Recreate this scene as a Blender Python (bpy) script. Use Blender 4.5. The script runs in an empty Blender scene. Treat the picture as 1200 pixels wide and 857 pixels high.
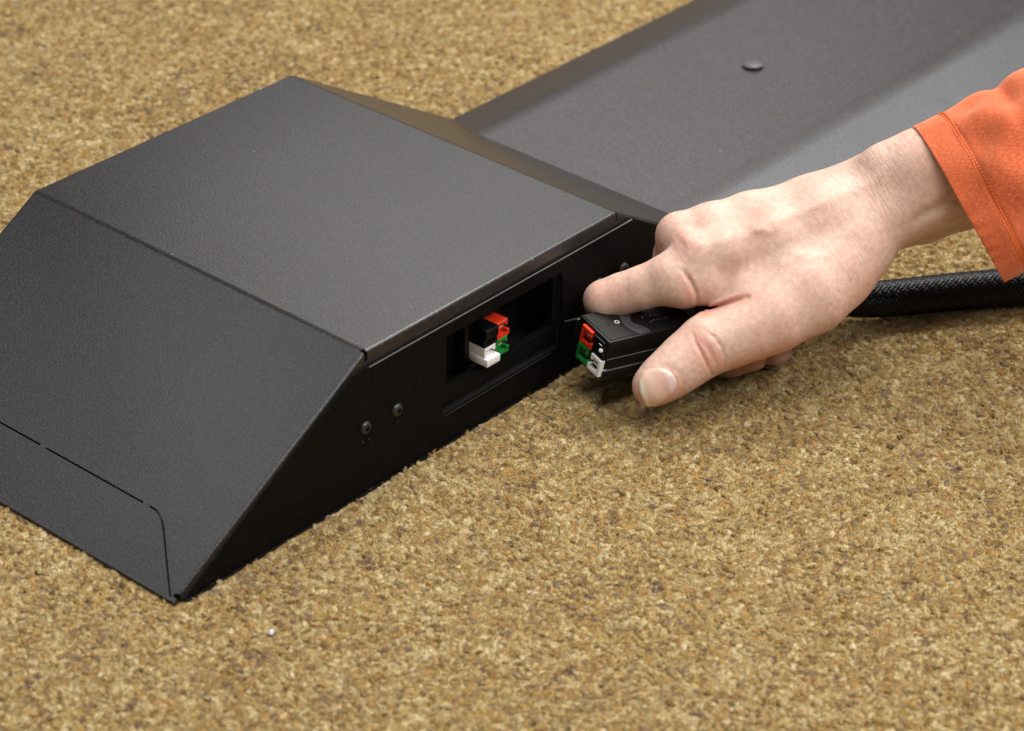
import bpy, bmesh, math, random
import numpy as np
from mathutils import Vector, Matrix
from mathutils.bvhtree import BVHTree

random.seed(7); rng = np.random.default_rng(11)
S = 0.001                                   # everything is laid out in millimetres
scene = bpy.context.scene
COL = scene.collection

# ------------------------------------------------------------------ camera
F_PX = 3305.9
AZ, EL, ROLL = 0.6991, 0.5530, 0.0255
CAM = np.array([-555.4, -624.9, 617.7])
_d = np.array([math.cos(EL)*math.cos(AZ), math.cos(EL)*math.sin(AZ), -math.sin(EL)])
_r = np.cross(_d, [0, 0, 1]); _r /= np.linalg.norm(_r); _u = np.cross(_r, _d)
_c, _s = math.cos(ROLL), math.sin(ROLL)
RC = np.array([_c*_r+_s*_u, -_s*_r+_c*_u, _d])          # rows: right, up, view
cam_d = bpy.data.cameras.new('camera'); cam = bpy.data.objects.new('camera', cam_d); COL.objects.link(cam)
M = Matrix([[RC[0][i], RC[1][i], -RC[2][i], CAM[i]*S] for i in range(3)]+[[0, 0, 0, 1]])
cam.matrix_world = M
cam_d.sensor_width = 36; cam_d.lens = 36*F_PX/1200; cam_d.clip_end = 50; cam_d.clip_start = 0.05
cam_d.dof.use_dof = True; cam_d.dof.focus_distance = 1.140; cam_d.dof.aperture_fstop = 13
scene.camera = cam

# ------------------------------------------------------------------ world, lamps, exposure
w = bpy.data.worlds.new('World'); scene.world = w; w.use_nodes = True
bg = w.node_tree.nodes['Background']; bg.inputs[0].default_value = (0.93, 0.96, 1.0, 1); bg.inputs[1].default_value = 0.11
def area(name, loc, target, size, size_y, power, color):
    l = bpy.data.lights.new(name, 'AREA'); l.shape = 'RECTANGLE'; l.size = size; l.size_y = size_y
    l.energy = power; l.color = color
    o = bpy.data.objects.new(name, l); COL.objects.link(o); o.location = loc
    o.rotation_euler = (Vector(target)-Vector(loc)).to_track_quat('-Z', 'Y').to_euler()
    return o
area('ceiling_light', (0.95, 0.30, 1.50), (0.2, 0.0, 0), 0.60, 0.60, 23, (1.0, 0.972, 0.92))
area('overhead_light', (-0.15, -0.25, 1.7), (0.2, 0.0, 0), 0.65, 0.65, 14, (1.0, 0.97, 0.92))
area('far_sheen_helper', (2.3, 1.8, 1.75), (0.3, 0.1, 0), 1.2, 1.2, 11, (1.0, 0.97, 0.94))  # added out of view to give the box top its sheen
area('slope_sheen_helper', (-0.40, 1.35, 1.95), (0.1, 0.1, 0), 0.9, 0.9, 8, (0.95, 0.97, 1.0))  # unseen lamp added for the sheen on the front slope
area('bevel_helper_light', (1.85, -0.05, 1.55), (0.55, 0.05, 0), 0.8, 0.8, 18, (0.93, 0.96, 1.0))  # helper lamp, put in to brighten the raceway's near bevel
area('bend_helper_light', (0.45, -0.85, 1.05), (0.15, 0, 0.03), 1.5, 0.14, 17, (1.0, 0.97, 0.93))  # added strip out of view, shaped to highlight the box bends
scene.view_settings.view_transform = 'Standard'; scene.view_settings.look = 'None'
scene.view_settings.exposure = 0.0; scene.view_settings.gamma = 1.0

# ------------------------------------------------------------------ pixel -> space helpers
def ray(x, y): return RC.T @ np.array([(x-600)/F_PX, -(y-428.5)/F_PX, 1.0])
def at(x, y, axis, v):
    d = ray(x, y); return CAM + d*((v-CAM[axis])/d[axis])
def at_plane(x, y, p0, n):
    d = ray(x, y); n = np.array(n, float); return CAM + d*(np.dot(np.array(p0)-CAM, n)/np.dot(d, n))
def cam3(x, y, D): return np.array([(x-600)*D/F_PX, -(y-428.5)*D/F_PX, D])   # camera frame, mm
def to_world(q): return np.asarray(q) @ RC + CAM

# ------------------------------------------------------------------ object helpers
def thing(name, label, cat, loc=(0, 0, 0), group=None):
    o = bpy.data.objects.new(name, None); COL.objects.link(o); o.location = Vector(loc)*S
    o.empty_display_size = 0.01
    o['label'] = label; o['category'] = cat
    if group: o['group'] = group
    return o
def root_loc(p):
    v = Vector((0, 0, 0))
    while p is not None: v += p.location; p = p.parent
    return v
def link(name, me, mat=None, parent=None, smooth=False, kind=None, label=None):
    o = bpy.data.objects.new(name, me); COL.objects.link(o)
    if mat is not None and not me.materials: me.materials.append(mat)
    if parent is not None: o.parent = parent
    if smooth: me.polygons.foreach_set('use_smooth', [True]*len(me.polygons))
    if kind: o['kind'] = kind
    if label: o['label'] = label
    return o
def mesh(name, verts, faces, mat=None, parent=None, smooth=False, kind=None, label=None):
    """verts in world millimetres"""
    off = np.array(root_loc(parent)) if parent is not None else np.zeros(3)
    v = np.asarray(verts, float)*S-off
    me = bpy.data.meshes.new(name); me.from_pydata([tuple(q) for q in v], [], [list(map(int, f)) for f in faces]); me.update()
    return link(name, me, mat, parent, smooth, kind, label)
def bm_obj(name, bm, mat=None, parent=None, smooth=False, kind=None, label=None, autos=None):
    off = root_loc(parent) if parent is not None else Vector((0, 0, 0))
    for v in bm.verts: v.co = v.co*S-off
    bmesh.ops.recalc_face_normals(bm, faces=bm.faces)
    me = bpy.data.meshes.new(name); bm.to_mesh(me); bm.free()
    o = link(name, me, mat, parent, smooth, kind, label)
    if autos:
        me.polygons.foreach_set('use_smooth', [True]*len(me.polygons))
        me.set_sharp_from_angle(angle=math.radians(autos))
    return o
def box_bm(bm, frame, lo, hi, bev=0.0, seg=2):
    """frame = (origin, a, b, c) unit axes; box from lo to hi along them"""
    o, a, b, c = [np.array(q, float) for q in frame]
    vs = []
    for i in (0, 1):
        for j in (0, 1):
            for k in (0, 1):
                vs.append(bm.verts.new(o+a*(lo, hi)[i][0]+b*(lo, hi)[j][1]+c*(lo, hi)[k][2]))
    fs = [(0, 1, 3, 2), (4, 6, 7, 5), (0, 4, 5, 1), (2, 3, 7, 6), (0, 2, 6, 4), (1, 5, 7, 3)]
    ff = [bm.faces.new([vs[q] for q in f]) for f in fs]
    if bev > 0:
        es = list({e for f in ff for e in f.edges})
        bmesh.ops.bevel(bm, geom=es, offset=bev, segments=seg, affect='EDGES', profile=0.5)
def extrude_bm(bm, frame, pts, l0, l1, bev=0, seg=2):
    """polygon pts in (a,b), extruded along c from l0 to l1"""
    o, a, b, c = [np.array(q, float) for q in frame]
    A = [bm.verts.new(o+a*p[0]+b*p[1]+c*l0) for p in pts]; B = [bm.verts.new(o+a*p[0]+b*p[1]+c*l1) for p in pts]
    n = len(pts); ff = [bm.faces.new(A), bm.faces.new(B[::-1])]
    for i in range(n): ff.append(bm.faces.new([A[i], B[i], B[(i+1) % n], A[(i+1) % n]]))
    if bev > 0:
        es = list({e for f in ff for e in f.edges})
        bmesh.ops.bevel(bm, geom=es, offset=bev, segments=seg, affect='EDGES', profile=0.5)
def lathe_bm(bm, frame, prof, n=28):
    o, a, b, c = [np.array(q, float) for q in frame]
    rows = []
    for r, h in prof:
        rows.append([bm.verts.new(o+c*h+r*(a*math.cos(2*math.pi*i/n)+b*math.sin(2*math.pi*i/n))) for i in range(n)])
    for q in range(len(rows)-1):
        for i in range(n): bm.faces.new([rows[q][i], rows[q][(i+1) % n], rows[q+1][(i+1) % n], rows[q+1][i]])
    bm.faces.new(rows[0][::-1]); bm.faces.new(rows[-1])
def boolean(ob, cutters):
    for c in cutters:
        m = ob.modifiers.new('cut', 'BOOLEAN'); m.operation = 'DIFFERENCE'; m.solver = 'EXACT'; m.object = c
    dg = bpy.context.evaluated_depsgraph_get(); dg.update()
    me = bpy.data.meshes.new_from_object(ob.evaluated_get(dg))
    ob.modifiers.clear(); old = ob.data; ob.data = me
    bpy.data.meshes.remove(old)
    for c in cutters:
        m = c.data; bpy.data.objects.remove(c); bpy.data.meshes.remove(m)
    me.polygons.foreach_set('use_smooth', [True]*len(me.polygons)); me.set_sharp_from_angle(angle=math.radians(24))
WF = ((0, 0, 0), (1, 0, 0), (0, 1, 0), (0, 0, 1))

# ------------------------------------------------------------------ materials
def new_mat(name):
    m = bpy.data.materials.new(name); m.use_nodes = True; nt = m.node_tree
    return m, nt, nt.nodes['Principled BSDF']
def N(nt, t, **k):
    n = nt.nodes.new(t)
    for a, v in k.items():
        if hasattr(n, a): setattr(n, a, v)
        else: n.inputs[a.replace('_', ' ')].default_value = v
    return n
def L(nt, a, b): nt.links.new(a, b)
def ramp(nt, stops, fac):
    r = N(nt, 'ShaderNodeValToRGB'); e = r.color_ramp.elements
    while len(e) < len(stops): e.new(0.5)
    for i, (p, c) in enumerate(stops):
        e[i].position = p; e[i].color = (*c, 1) if len(c) == 3 else c
    L(nt, fac, r.inputs[0]); return r
def simple(name, col, rough=0.4, metal=0.0, spec=0.5, bump=0.0, bscale=2000, var=0.0):
    m, nt, p = new_mat(name)
    p.inputs['Base Color'].default_value = (*col, 1); p.inputs['Roughness'].default_value = rough
    p.inputs['Metallic'].default_value = metal; p.inputs['Specular IOR Level'].default_value = spec
    tc = N(nt, 'ShaderNodeTexCoord'); no = N(nt, 'ShaderNodeTexNoise'); no.inputs['Scale'].default_value = bscale
    no.inputs['Detail'].default_value = 3
    L(nt, tc.outputs['Object'], no.inputs['Vector'])
    if bump:
        b = N(nt, 'ShaderNodeBump'); b.inputs['Strength'].default_value = bump; b.inputs['Distance'].default_value = 0.0002
        L(nt, no.outputs['Fac'], b.inputs['Height']); L(nt, b.outputs[0], p.inputs['Normal'])
    no2 = N(nt, 'ShaderNodeTexNoise'); no2.inputs['Scale'].default_value = 180; L(nt, tc.outputs['Object'], no2.inputs['Vector'])
    mr = N(nt, 'ShaderNodeMapRange'); mr.inputs[3].default_value = max(0.03, rough-0.08); mr.inputs[4].default_value = rough+0.1
    L(nt, no2.outputs['Fac'], mr.inputs[0]); L(nt, mr.outputs[0], p.inputs['Roughness'])
    return m

def powder(name, base, rough, grain=1.0):
    m, nt, p = new_mat(name)
    tc = N(nt, 'ShaderNodeTexCoord')
    n1 = N(nt, 'ShaderNodeTexNoise'); n1.inputs['Scale'].default_value = 1300; n1.inputs['Detail'].default_value = 2
    n2 = N(nt, 'ShaderNodeTexNoise'); n2.inputs['Scale'].default_value = 9; n2.inputs['Detail'].default_value = 4
    n3 = N(nt, 'ShaderNodeTexNoise'); n3.inputs['Scale'].default_value = 700; n3.inputs['Detail'].default_value = 1
    vo = N(nt, 'ShaderNodeTexVoronoi'); vo.inputs['Scale'].default_value = 85; vo.inputs['Randomness'].default_value = 1
    for n in (n1, n2, n3, vo): L(nt, tc.outputs['Object'], n.inputs['Vector'])
    r1 = ramp(nt, [(0.30, tuple(c*0.42 for c in base)), (0.5, base), (0.70, tuple(c*2.2 for c in base))], n1.outputs['Fac'])
    tint = ramp(nt, [(0.35, (1.22, 1.03, 0.86)), (0.65, (0.86, 0.98, 1.26))], n3.outputs['Fac'])
    mx = N(nt, 'ShaderNodeMix', data_type='RGBA', blend_type='MULTIPLY'); mx.inputs[0].default_value = 1
    L(nt, r1.outputs[0], mx.inputs[6]); L(nt, tint.outputs[0], mx.inputs[7])
    # a few light dust flecks: centres of sparse voronoi cells, only some cells
    fl = N(nt, 'ShaderNodeMath', operation='LESS_THAN'); L(nt, vo.outputs['Distance'], fl.inputs[0]); fl.inputs[1].default_value = 0.032
    sp = N(nt, 'ShaderNodeSeparateColor'); L(nt, vo.outputs['Color'], sp.inputs[0])
    gt = N(nt, 'ShaderNodeMath', operation='GREATER_THAN'); L(nt, sp.outputs[0], gt.inputs[0]); gt.inputs[1].default_value = 0.45
    fm = N(nt, 'ShaderNodeMath', operation='MULTIPLY'); L(nt, fl.outputs[0], fm.inputs[0]); L(nt, gt.outputs[0], fm.inputs[1])
    m2 = N(nt, 'ShaderNodeMix', data_type='RGBA'); L(nt, fm.outputs[0], m2.inputs[0]); L(nt, mx.outputs[2], m2.inputs[6])
    m2.inputs[7].default_value = (0.20, 0.19, 0.18, 1)
    L(nt, m2.outputs[2], p.inputs['Base Color'])
    mr = N(nt, 'ShaderNodeMapRange'); mr.inputs[3].default_value = rough-0.05; mr.inputs[4].default_value = rough+0.07
    L(nt, n2.outputs['Fac'], mr.inputs[0]); L(nt, mr.outputs[0], p.inputs['Roughness'])
    b = N(nt, 'ShaderNodeBump'); b.inputs['Strength'].default_value = 0.5*grain; b.inputs['Distance'].default_value = 0.00022
    L(nt, n1.outputs['Fac'], b.inputs['Height']); L(nt, b.outputs[0], p.inputs['Normal'])
    p.inputs['Specular IOR Level'].default_value = 0.45
    return m
M_POW = powder('dark_grey_powder_coat', (0.0140, 0.0132, 0.0128), 0.31, 0.8)
M_RACE = powder('raceway_powder_coat', (0.027, 0.0245, 0.0232), 0.36, 0.5)
M_PLATE = powder('end_plate_shaded', (0.0034, 0.0033, 0.0033), 0.5)  # darker copy of the box coat, end face shade put into the colour
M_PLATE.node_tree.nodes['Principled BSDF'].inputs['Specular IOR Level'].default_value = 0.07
M_BLK = simple('black_plastic', (0.006, 0.006, 0.007), 0.30, spec=0.35, bump=0.25, bscale=2600)
M_BLKM = simple('matte_black_plastic', (0.005, 0.0048, 0.005), 0.42, spec=0.25, bump=0.5, bscale=1800)
M_GLOSS = simple('glossy_black_plastic', (0.006, 0.006, 0.007), 0.16)
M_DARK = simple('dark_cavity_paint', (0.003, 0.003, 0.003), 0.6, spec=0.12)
M_EDGE = simple('edge_glint', (0.16, 0.15, 0.145), 0.4, metal=0.3)  # pale grey for glints painted on edges and seams
M_RED = simple('red_plastic', (0.62, 0.035, 0.010), 0.28)
M_GRN = simple('green_plastic', (0.012, 0.20, 0.035), 0.28)
M_WHT = simple('white_plastic', (0.80, 0.80, 0.82), 0.30)
M_MET = simple('tinned_contact', (0.75, 0.73, 0.70), 0.22, metal=1.0)
M_COP = simple('copper_contact', (0.85, 0.55, 0.40), 0.28, metal=1.0)
M_SCR = simple('black_screw', (0.035, 0.033, 0.032), 0.32, metal=0.3)
M_RIV = simple('grey_screw', (0.075, 0.075, 0.075), 0.5, metal=0.1)
M_INK = simple('white_print', (0.55, 0.55, 0.55), 0.5)

# ================================================================== CARPET
def carpet_mat(name, instanced):
    m, nt, p = new_mat(name)
    tc = N(nt, 'ShaderNodeTexCoord'); geo = N(nt, 'ShaderNodeNewGeometry')
    pal = [(0.0, (0.17, 0.125, 0.09)), (0.14, (0.26, 0.19, 0.125)), (0.27, (0.36, 0.215, 0.068)), (0.38, (0.42, 0.275, 0.085)), (0.48, (0.41, 0.295, 0.12)),
           (0.58, (0.36, 0.285, 0.18)), (0.68, (0.46, 0.35, 0.15)), (0.82, (0.52, 0.425, 0.23)), (1.0, (0.58, 0.50, 0.34))]
    pal = [(a_, (b_[0]*1.12, b_[1]*1.09, b_[2]*1.02)) for a_, b_ in pal]
    nf = N(nt, 'ShaderNodeTexNoise'); nf.inputs['Scale'].default_value = 900; nf.inputs['Detail'].default_value = 3; nf.inputs['Roughness'].default_value = 0.7
    L(nt, geo.outputs['Position'], nf.inputs['Vector'])
    nb = N(nt, 'ShaderNodeTexNoise'); nb.inputs['Scale'].default_value = 450; nb.inputs['Detail'].default_value = 2
    L(nt, geo.outputs['Position'], nb.inputs['Vector'])
    if instanced:
        at_ = N(nt, 'ShaderNodeAttribute'); at_.attribute_type = 'INSTANCER'; at_.attribute_name = 'shade'
        base = at_.outputs['Fac']
    else:
        base = nb.outputs['Fac']
    a1 = N(nt, 'ShaderNodeMath', operation='SUBTRACT'); L(nt, nf.outputs['Fac'], a1.inputs[0]); a1.inputs[1].default_value = 0.5
    a2 = N(nt, 'ShaderNodeMath', operation='MULTIPLY_ADD'); L(nt, a1.outputs[0], a2.inputs[0]); a2.inputs[1].default_value = 0.85; L(nt, base, a2.inputs[2])
    b1 = N(nt, 'ShaderNodeMath', operation='SUBTRACT'); L(nt, nb.outputs['Fac'], b1.inputs[0]); b1.inputs[1].default_value = 0.5
    b2 = N(nt, 'ShaderNodeMath', operation='MULTIPLY_ADD'); L(nt, b1.outputs[0], b2.inputs[0]); b2.inputs[1].default_value = 0.5; L(nt, a2.outputs[0], b2.inputs[2])
    rp = ramp(nt, pal, b2.outputs[0])
    L(nt, rp.outputs[0], p.inputs['Base Color'])
    p.inputs['Roughness'].default_value = 0.95; p.inputs['Specular IOR Level'].default_value = 0.15
    p.inputs['Sheen Weight'].default_value = 0.25; p.inputs['Sheen Roughness'].default_value = 0.5
    p.inputs['Sheen Tint'].default_value = (1, 0.9, 0.75, 1)
    b = N(nt, 'ShaderNodeBump'); b.inputs['Strength'].default_value = 0.9; b.inputs['Distance'].default_value = 0.0005
    n9 = N(nt, 'ShaderNodeTexNoise'); n9.inputs['Scale'].default_value = 1700; n9.inputs['Detail'].default_value = 2
    L(nt, geo.outputs['Position'], n9.inputs['Vector'])
    L(nt, n9.outputs['Fac'], b.inputs['Height']); L(nt, b.outputs[0], p.inputs['Normal'])
    return m
M_CARP = carpet_mat('carpet_yarn', True); M_CBASE = carpet_mat('carpet_backing', False)
floor = mesh('floor', [(-3000, -3000, -2.2), (5000, -3000, -2.2), (5000, 5000, -2.2), (-3000, 5000, -2.2)], [(0, 1, 2, 3)], M_CBASE, kind='structure')

def smooth_noise(x, y, sc, seed):
    r = np.random.default_rng(seed); G = r.random((512, 512))
    u = x/sc+100; v = y/sc+100; i = np.floor(u).astype(int); j = np.floor(v).astype(int); fu = u-i; fv = v-j
    fu = fu*fu*(3-2*fu); fv = fv*fv*(3-2*fv); g = lambda a, b: G[a % 512, b % 512]
    return (g(i, j)*(1-fu)+g(i+1, j)*fu)*(1-fv)+(g(i, j+1)*(1-fu)+g(i+1, j+1)*fu)*fv
def build_carpet():
    PT = 1.72
    X, Y = np.meshgrid(np.arange(-420, 800, PT), np.arange(-330, 900, PT*0.95))
    X = X.astype(float); Y = Y.astype(float)
    X[::2] += PT/2
    X = X.ravel()+rng.normal(0, 0.5, X.size); Y = Y.ravel()+rng.normal(0, 0.5, Y.size)
    P = np.stack([X, Y, np.zeros_like(X)], 1)-CAM
    q = P @ RC.T
    px = 600+F_PX*q[:, 0]/q[:, 2]; py = 428.5-F_PX*q[:, 1]/q[:, 2]
    k = (px > -280) & (px < 1480) & (py > -160) & (py < 1040)
    k &= ~((X > 3) & (X < 359) & (Y > -0.9) & (Y < 186))            # under the box
    k &= ~((X >= 355) & (Y > 3) & (Y < 185))                       # under the raceway
    X = X[k]; Y = Y[k]; n = len(X)
    co = np.zeros((n, 3)); co[:, 0] = X; co[:, 1] = Y; co[:, 2] = -0.8+rng.normal(0, 0.2, n)
    sh = rng.random(n)*0.80+0.12+0.34*(smooth_noise(X, Y, 4.0, 1)-0.5)+0.14*(smooth_noise(X, Y, 22, 2)-0.5)
    sh = 0.5+(sh-0.5)*0.92
    me = bpy.data.meshes.new('carpet_tufts'); me.vertices.add(n); me.vertices.foreach_set('co', (co*S).ravel())
    a = me.attributes.new('shade', 'FLOAT', 'POINT'); a.data.foreach_set('value', sh.astype(np.float32))
    rot = np.stack([rng.normal(0, 0.45, n), rng.normal(0, 0.45, n), rng.random(n)*6.283], 1).astype(np.float32)
    a = me.attributes.new('turn', 'FLOAT_VECTOR', 'POINT'); a.data.foreach_set('vector', rot.ravel())
    s = 0.85+0.4*rng.random(n)
    sc = np.stack([s*1.5, s*1.0, s*0.72], 1).astype(np.float32)
    a = me.attributes.new('size3', 'FLOAT_VECTOR', 'POINT'); a.data.foreach_set('vector', sc.ravel())
    o = link('carpet_tufts', me, None, None, kind='stuff')
    o['label'] = 'golden tan and cream flecked carpet pile across the floor'; o['category'] = 'carpet'
    me.materials.append(M_CARP)
    ng = bpy.data.node_groups.new('tufting', 'GeometryNodeTree')
    ng.interface.new_socket('Geometry', in_out='INPUT', socket_type='NodeSocketGeometry')
    ng.interface.new_socket('Geometry', in_out='OUTPUT', socket_type='NodeSocketGeometry')
    gi = ng.nodes.new('NodeGroupInput'); go = ng.nodes.new('NodeGroupOutput')
    jn = ng.nodes.new('GeometryNodeGeometryToInstance')
    for v in range(7):
        ic = ng.nodes.new('GeometryNodeMeshIcoSphere'); ic.inputs['Radius'].default_value = 0.00102; ic.inputs['Subdivisions'].default_value = 3
        sp = ng.nodes.new('GeometryNodeSetPosition'); pos = ng.nodes.new('GeometryNodeInputPosition')
        no = ng.nodes.new('ShaderNodeTexNoise'); no.noise_dimensions = '4D'; no.inputs['W'].default_value = v*3.7+0.4
        no.inputs['Scale'].default_value = 1300; no.inputs['Detail'].default_value = 2
        sub = ng.nodes.new('ShaderNodeVectorMath'); sub.operation = 'SUBTRACT'; sub.inputs[1].default_value = (0.5, 0.5, 0.5)
        mul = ng.nodes.new('ShaderNodeVectorMath'); mul.operation = 'SCALE'; mul.inputs['Scale'].default_value = 0.0016
        ng.links.new(pos.outputs[0], no.inputs['Vector']); ng.links.new(no.outputs['Color'], sub.inputs[0])
        ng.links.new(sub.outputs[0], mul.inputs[0]); ng.links.new(mul.outputs[0], sp.inputs['Offset'])
        ng.links.new(ic.outputs['Mesh'], sp.inputs['Geometry'])
        sm = ng.nodes.new('GeometryNodeSetMaterial'); sm.inputs['Material'].default_value = M_CARP
        nrm = ng.nodes.new('GeometryNodeInputNormal'); rnd = ng.nodes.new('FunctionNodeRandomValue'); rnd.data_type = 'FLOAT_VECTOR'
        rnd.inputs['Min'].default_value = (-1.0, -1.0, -0.6); rnd.inputs['Max'].default_value = (1.0, 1.0, 1.2); rnd.inputs['Seed'].default_value = v
        add = ng.nodes.new('ShaderNodeVectorMath'); add.operation = 'ADD'
        ng.links.new(nrm.outputs[0], add.inputs[0]); ng.links.new(rnd.outputs[0], add.inputs[1])
        al = ng.nodes.new('FunctionNodeAlignRotationToVector'); al.axis = 'Z'; ng.links.new(add.outputs[0], al.inputs['Vector'])
        cn = ng.nodes.new('GeometryNodeMeshCone'); cn.fill_type = 'NONE'; cn.inputs['Vertices'].default_value = 3
        cn.inputs['Radius Top'].default_value = 0.00003; cn.inputs['Radius Bottom'].default_value = 0.00013; cn.inputs['Depth'].default_value = 0.00055
        fi = ng.nodes.new('GeometryNodeInstanceOnPoints'); rz = ng.nodes.new('GeometryNodeRealizeInstances'); jg = ng.nodes.new('GeometryNodeJoinGeometry')
        ng.links.new(sp.outputs[0], fi.inputs['Points']); ng.links.new(cn.outputs[0], fi.inputs['Instance']); ng.links.new(al.outputs[0], fi.inputs['Rotation'])
        ng.links.new(fi.outputs[0], rz.inputs[0]); ng.links.new(rz.outputs[0], jg.inputs[0]); ng.links.new(sp.outputs[0], jg.inputs[0])
        ng.links.new(jg.outputs[0], sm.inputs['Geometry'])
        ng.links.new(sm.outputs[0], jn.inputs[0])
    ip = ng.nodes.new('GeometryNodeInstanceOnPoints'); ip.inputs['Pick Instance'].default_value = True
    ng.links.new(gi.outputs[0], ip.inputs['Points']); ng.links.new(jn.outputs[0], ip.inputs['Instance'])
    rv = ng.nodes.new('FunctionNodeRandomValue'); rv.data_type = 'INT'
    ii = [s_ for s_ in rv.inputs if s_.type == 'INT' and s_.name in ('Min', 'Max')]
    ii[0].default_value = 0; ii[1].default_value = 6
    ng.links.new([s_ for s_ in rv.outputs if s_.type == 'INT'][0], ip.inputs['Instance Index'])
    for nm, inp, conv in (('turn', 'Rotation', True), ('size3', 'Scale', False)):
        na = ng.nodes.new('GeometryNodeInputNamedAttribute'); na.data_type = 'FLOAT_VECTOR'; na.inputs['Name'].default_value = nm
        src = [s_ for s_ in na.outputs if s_.enabled and s_.name == 'Attribute'][0]
        if conv:
            er = ng.nodes.new('FunctionNodeEulerToRotation'); ng.links.new(src, er.inputs[0]); src = er.outputs[0]
        ng.links.new(src, ip.inputs[inp])
    ng.links.new(ip.outputs[0], go.inputs[0])
    md = o.modifiers.new('tufts', 'NODES'); md.node_group = ng
    return n
print('tufts', build_carpet())

# ================================================================== BOX
W1, W2, W3, H, LEN = 102.2, 150.0, 108.3, 63.3, 188.0
XT = W1+W2; XE = XT+W3
Z0 = 0.3
boxr = thing('power_feed_box', 'dark grey metal floor box with sloping sides and a recessed coloured socket', 'power box', (177, 94, 0))
bm = bmesh.new()
pts = [(0.0, Z0), (0.0, Z0+1.6), (W1, H), (XT, H), (XE, Z0+1.6), (XE, Z0)]
extrude_bm(bm, ((0, 0, 0), (1, 0, 0), (0, 0, 1), (0, 1, 0)), pts, 0, LEN)
bmesh.ops.recalc_face_normals(bm, faces=bm.faces)
es = [e for e in bm.edges if max(v.co.z for v in e.verts) > H-1]
bmesh.ops.bevel(bm, geom=es, offset=4.6, segments=8, affect='EDGES', profile=0.5, clamp_overlap=True)
cover = bm_obj('cover', bm, M_POW, boxr, autos=24)

# slope knockout slits, cut in for real
P0 = (0, 0, Z0+1.6); NS = np.array([-(H-Z0-1.6), 0, W1]); NS = NS/np.linalg.norm(NS)
AX = np.array([W1, 0, H-Z0-1.6]); AX = AX/np.linalg.norm(AX)             # up the slope
def on_slope(px, py):
    q = at_plane(px, py, P0, NS); return (q-np.array(P0))@AX, q[1]
def ribbon_cutter(path, wdt, depth):
    path = [np.array(p, float) for p in path]; L_, R_ = [], []
    for i, p in enumerate(path):
        a = path[max(0, i-1)]; b = path[min(len(path)-1, i+1)]; t = (b-a)/np.linalg.norm(b-a); nn = np.array([-t[1], t[0]])
        L_.append(p+nn*wdt/2); R_.append(p-nn*wdt/2)
    to3 = lambda q, h: np.array(P0)+AX*q[0]+np.array([0, 1, 0])*q[1]+NS*h
    vs = []; fs = []
    for l, r in zip(L_, R_): vs += [to3(l, 1), to3(r, 1), to3(r, -depth), to3(l, -depth)]
    for i in range(len(path)-1):
        a = 4*i; b = a+4
        for k in range(4): fs.append((a+k, a+(k+1) % 4, b+(k+1) % 4, b+k))
    fs.append((3, 2, 1, 0)); n = 4*(len(path)-1); fs.append((n, n+1, n+2, n+3))
    o = mesh('cutter', vs, fs)
    bb = bmesh.new(); bb.from_mesh(o.data); bmesh.ops.recalc_face_normals(bb, faces=bb.faces); bb.to_mesh(o.data); bb.free()
    return o
top_a = on_slope(0, 495); top_b = on_slope(47, 522); top_c = on_slope(53, 526); top_d = on_slope(168, 589)
sx = (top_a[0]+top_d[0])/2
print('slit', top_a, top_b, top_c, top_d, on_slope(176, 594), on_slope(190, 612), on_slope(199, 699))
c0 = on_slope(175, 593); c1 = on_slope(190, 610); ce = on_slope(199.5, 701)
yk = c0[1]; curve = [(sx, yk)]
for q in ((183, 598), (187.5, 604), (190.2, 611), (191.8, 622), (194, 645), (197, 676), (199.6, 700)): curve.append(on_slope(*q))
mir = lambda P_: [(a, LEN-b) for a, b in P_]
slits = [curve, mir(curve)]
slits += [[(sx, top_d[1]), (sx, top_c[1])], [(sx, top_b[1]), (sx, LEN-top_d[1]+2)]]
cut = [ribbon_cutter(p, 0.75, 2.5) for p in slits if abs(p[0][1]-p[-1][1]) > 1 or len(p) > 2]
def box_cut(lo, hi):
    b = bmesh.new(); box_bm(b, WF, lo, hi); return bm_obj('cutter', b)
CX0, CX1 = 144.2, 217.0
cut.append(box_cut((CX0, -8, 14.6), (CX1, 26, 50.6)))
cut += [box_cut((W1-0.8, -3, H-4.6), (W1+0.8, 2.4, H+4)), box_cut((XT-0.1, -3, H-4.2), (XT+0.5, 1.6, H+4)),
        box_cut((1.6, -3, -4), (3.8, 2.4, 3.6))]
boolean(cover, cut)

# end plate (proud of the cover's flange), with its openings cut
def slope_x(z): return W1*(z-Z0)/(H-Z0)
def slope_xr(z): return XE-W3*(z-Z0)/(H-Z0)
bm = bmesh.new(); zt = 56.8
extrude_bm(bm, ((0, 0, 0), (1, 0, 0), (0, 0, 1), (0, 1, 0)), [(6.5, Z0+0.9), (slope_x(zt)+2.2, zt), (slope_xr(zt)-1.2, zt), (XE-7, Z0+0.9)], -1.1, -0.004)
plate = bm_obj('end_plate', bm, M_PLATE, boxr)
def rr(x0, x1, z0, z1, r, n=5):
    out = []
    for cx, cz, a0 in ((x1-r, z1-r, 0), (x0+r, z1-r, 90), (x0+r, z0+r, 180), (x1-r, z0+r, 270)):
        for i in range(n+1):
            a = math.radians(a0+90*i/n); out.append((cx+r*math.cos(a), cz+r*math.sin(a)))
    return out
bm = bmesh.new(); extrude_bm(bm, ((0, 0, 0), (1, 0, 0), (0, 0, 1), (0, 1, 0)), rr(CX0, CX1, 14.6, 50.4, 2.5), -5, 3)
boolean(plate, [bm_obj('cutter', bm)])
# base lip
bm = bmesh.new(); box_bm(bm, WF, (4.5, -1.9, -0.2), (XE-4, -0.01, 1.0), 0.3, 1); bm_obj('base_lip', bm, M_PLATE, boxr, autos=30)
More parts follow.
